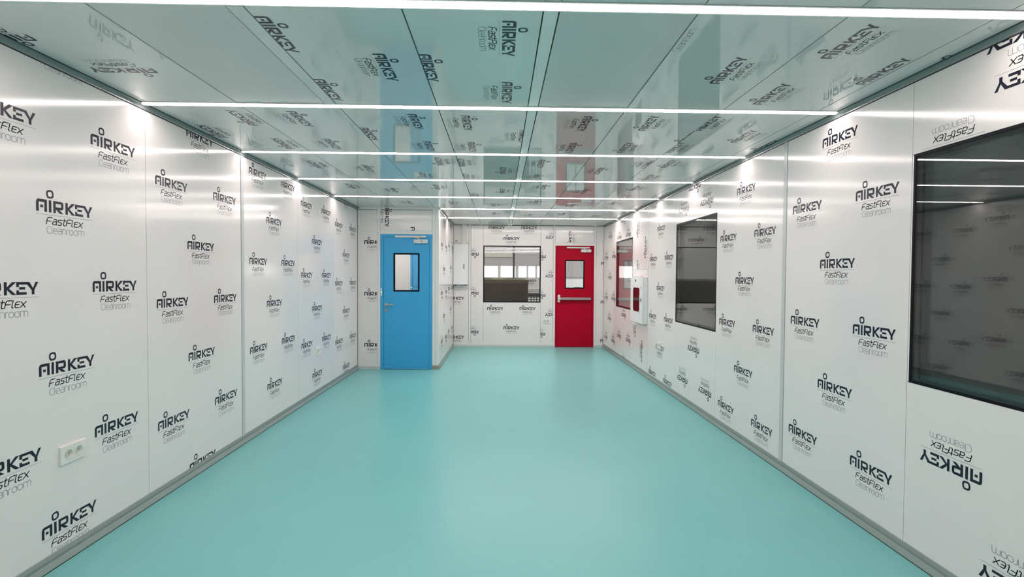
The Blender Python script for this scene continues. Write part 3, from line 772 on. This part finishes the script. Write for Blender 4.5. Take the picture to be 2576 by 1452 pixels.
b = MB(); k0 = [(.545, 11.286, 1.385), (.60, 11.282, 1.352), (.648, 11.284, 1.372), (.632, 11.288, 1.405), (.585, 11.289, 1.412)]
b.extrude(k0, lambda p: p, lambda p: (p[0]*.5+.30, p[1]-.022, p[2]*.5+.690)); b.build('wrap_knot', TAPE, t)
b = MB()
for row in (0, 1):
    for k in range(4):
        x = -.03+k*.105; z = .99-row*.11
        for (a0, c0, a1, c1) in ((.0, .075, .08, .083), (.036, 0, .044, .083), (.0, .04, .08, .047), (.0, 0, .008, .06), (.07, 0, .078, .06)):
            if (k+row) % 2 and c1-c0 < .05 and c0 > .06: c0, c1 = .055, .062
            b.box((x+a0, 11.2985, z+c0), (x+a1, 11.2995, z+c1))
b.build('carton_print', CARD_INK, co_)
b = MB()
for k in range(3): b.box((-1.0+k*.72, 11.32, 0), (-.88+k*.72, 12.08, .12))
b.box((-1.05, 11.3, .12), (.63, 12.1, .14)); b.build('pallet', mat('pallet_wood', (.25, .18, .11), .8), t)
# trolley with white panels
t = empty('panel_trolley', (1.1, 13.4, 0), 'dark steel trolley carrying white panels, right of the carton', 'trolley')
b = MB(); b.box((.50, 13.0, .985), (1.27, 13.8, 1.015)); b.box((.50, 13.0, .935), (1.27, 13.8, .955)); b.build('deck', DARKSTEEL, t)
for x in (.56, .81, .885, .955, 1.24):
    b = MB(); b.box((x-.010, 13.02, .02), (x+.010, 13.06, .985)); b.build('post', DARKSTEEL, t)
b = MB(); b.box((.50, 13.74, .875), (1.27, 13.76, .93)); b.build('back_panel', BLIND, t)
b = MB(); b.box((.50, 13.02, .85), (1.27, 13.05, .868)); b.build('rail', DARKSTEEL, t)
PS = mat('panel_skin', (.82, .80, .77), .35)
for k, (z, dx) in enumerate(((1.020, 0), (1.066, .01), (1.112, -.015))):
    b = MB(); b.box((.48+dx, 12.98, z), (1.24+dx, 13.75, z+.034)); 
    tag(b.build('wall_panel', PS, bevel=.003, origin=(1.1, 13.4, z)), ('lowest', 'middle', 'topmost')[k]+' of the flat white panels stacked on the dark trolley', 'panel', 'white panels on the trolley')
b = MB(); Pv = Plane((0, 13.0, 0), (1, 0, 0), (0, 0, 1), (0, -1, 0)); b.box((.46, 13.0, 1.150), (1.24, 13.05, 1.420), 0)
logo(b, Pv, (.78, 1.345), UP, (.47, 1.155, 1.23, 1.415), .001)
tag(b.build('wall_panel', [PS, INK, BLACK_INK, GREY_INK], origin=(1.1, 13.0, 1.15)), 'white panel printed with KEY standing upright on the stack beside the carton', 'panel', 'white panels on the trolley')
# white board low behind the red door glass
b = MB(); b.box((2.2, 19.86, 0), (4.0, 19.93, 1.36)); tag(b.build('white_board', PS, bevel=.005, origin=(3.1, 19.9, 0)), 'plain white board standing under the blind, seen through the red door glass', 'board')
# guard rail in the hall
t = empty('guard_rail', (2.5, 16.0, 0), 'dark guard rail in the hall, seen at the bottom of the red door glass', 'railing')
b = MB(); b.tube([(1.75, 16, 1.10), (2.30, 16, 1.085), (2.42, 16, 1.105), (2.75, 16, 1.09), (3.3, 16, 1.10)], .018); b.build('rail', DARKSTEEL, t)
for x in (1.78, 2.38, 2.8, 3.27):
    b = MB(); b.tube([(x, 16, 0), (x, 16, 1.085)], .015); b.build('post', DARKSTEEL, t)
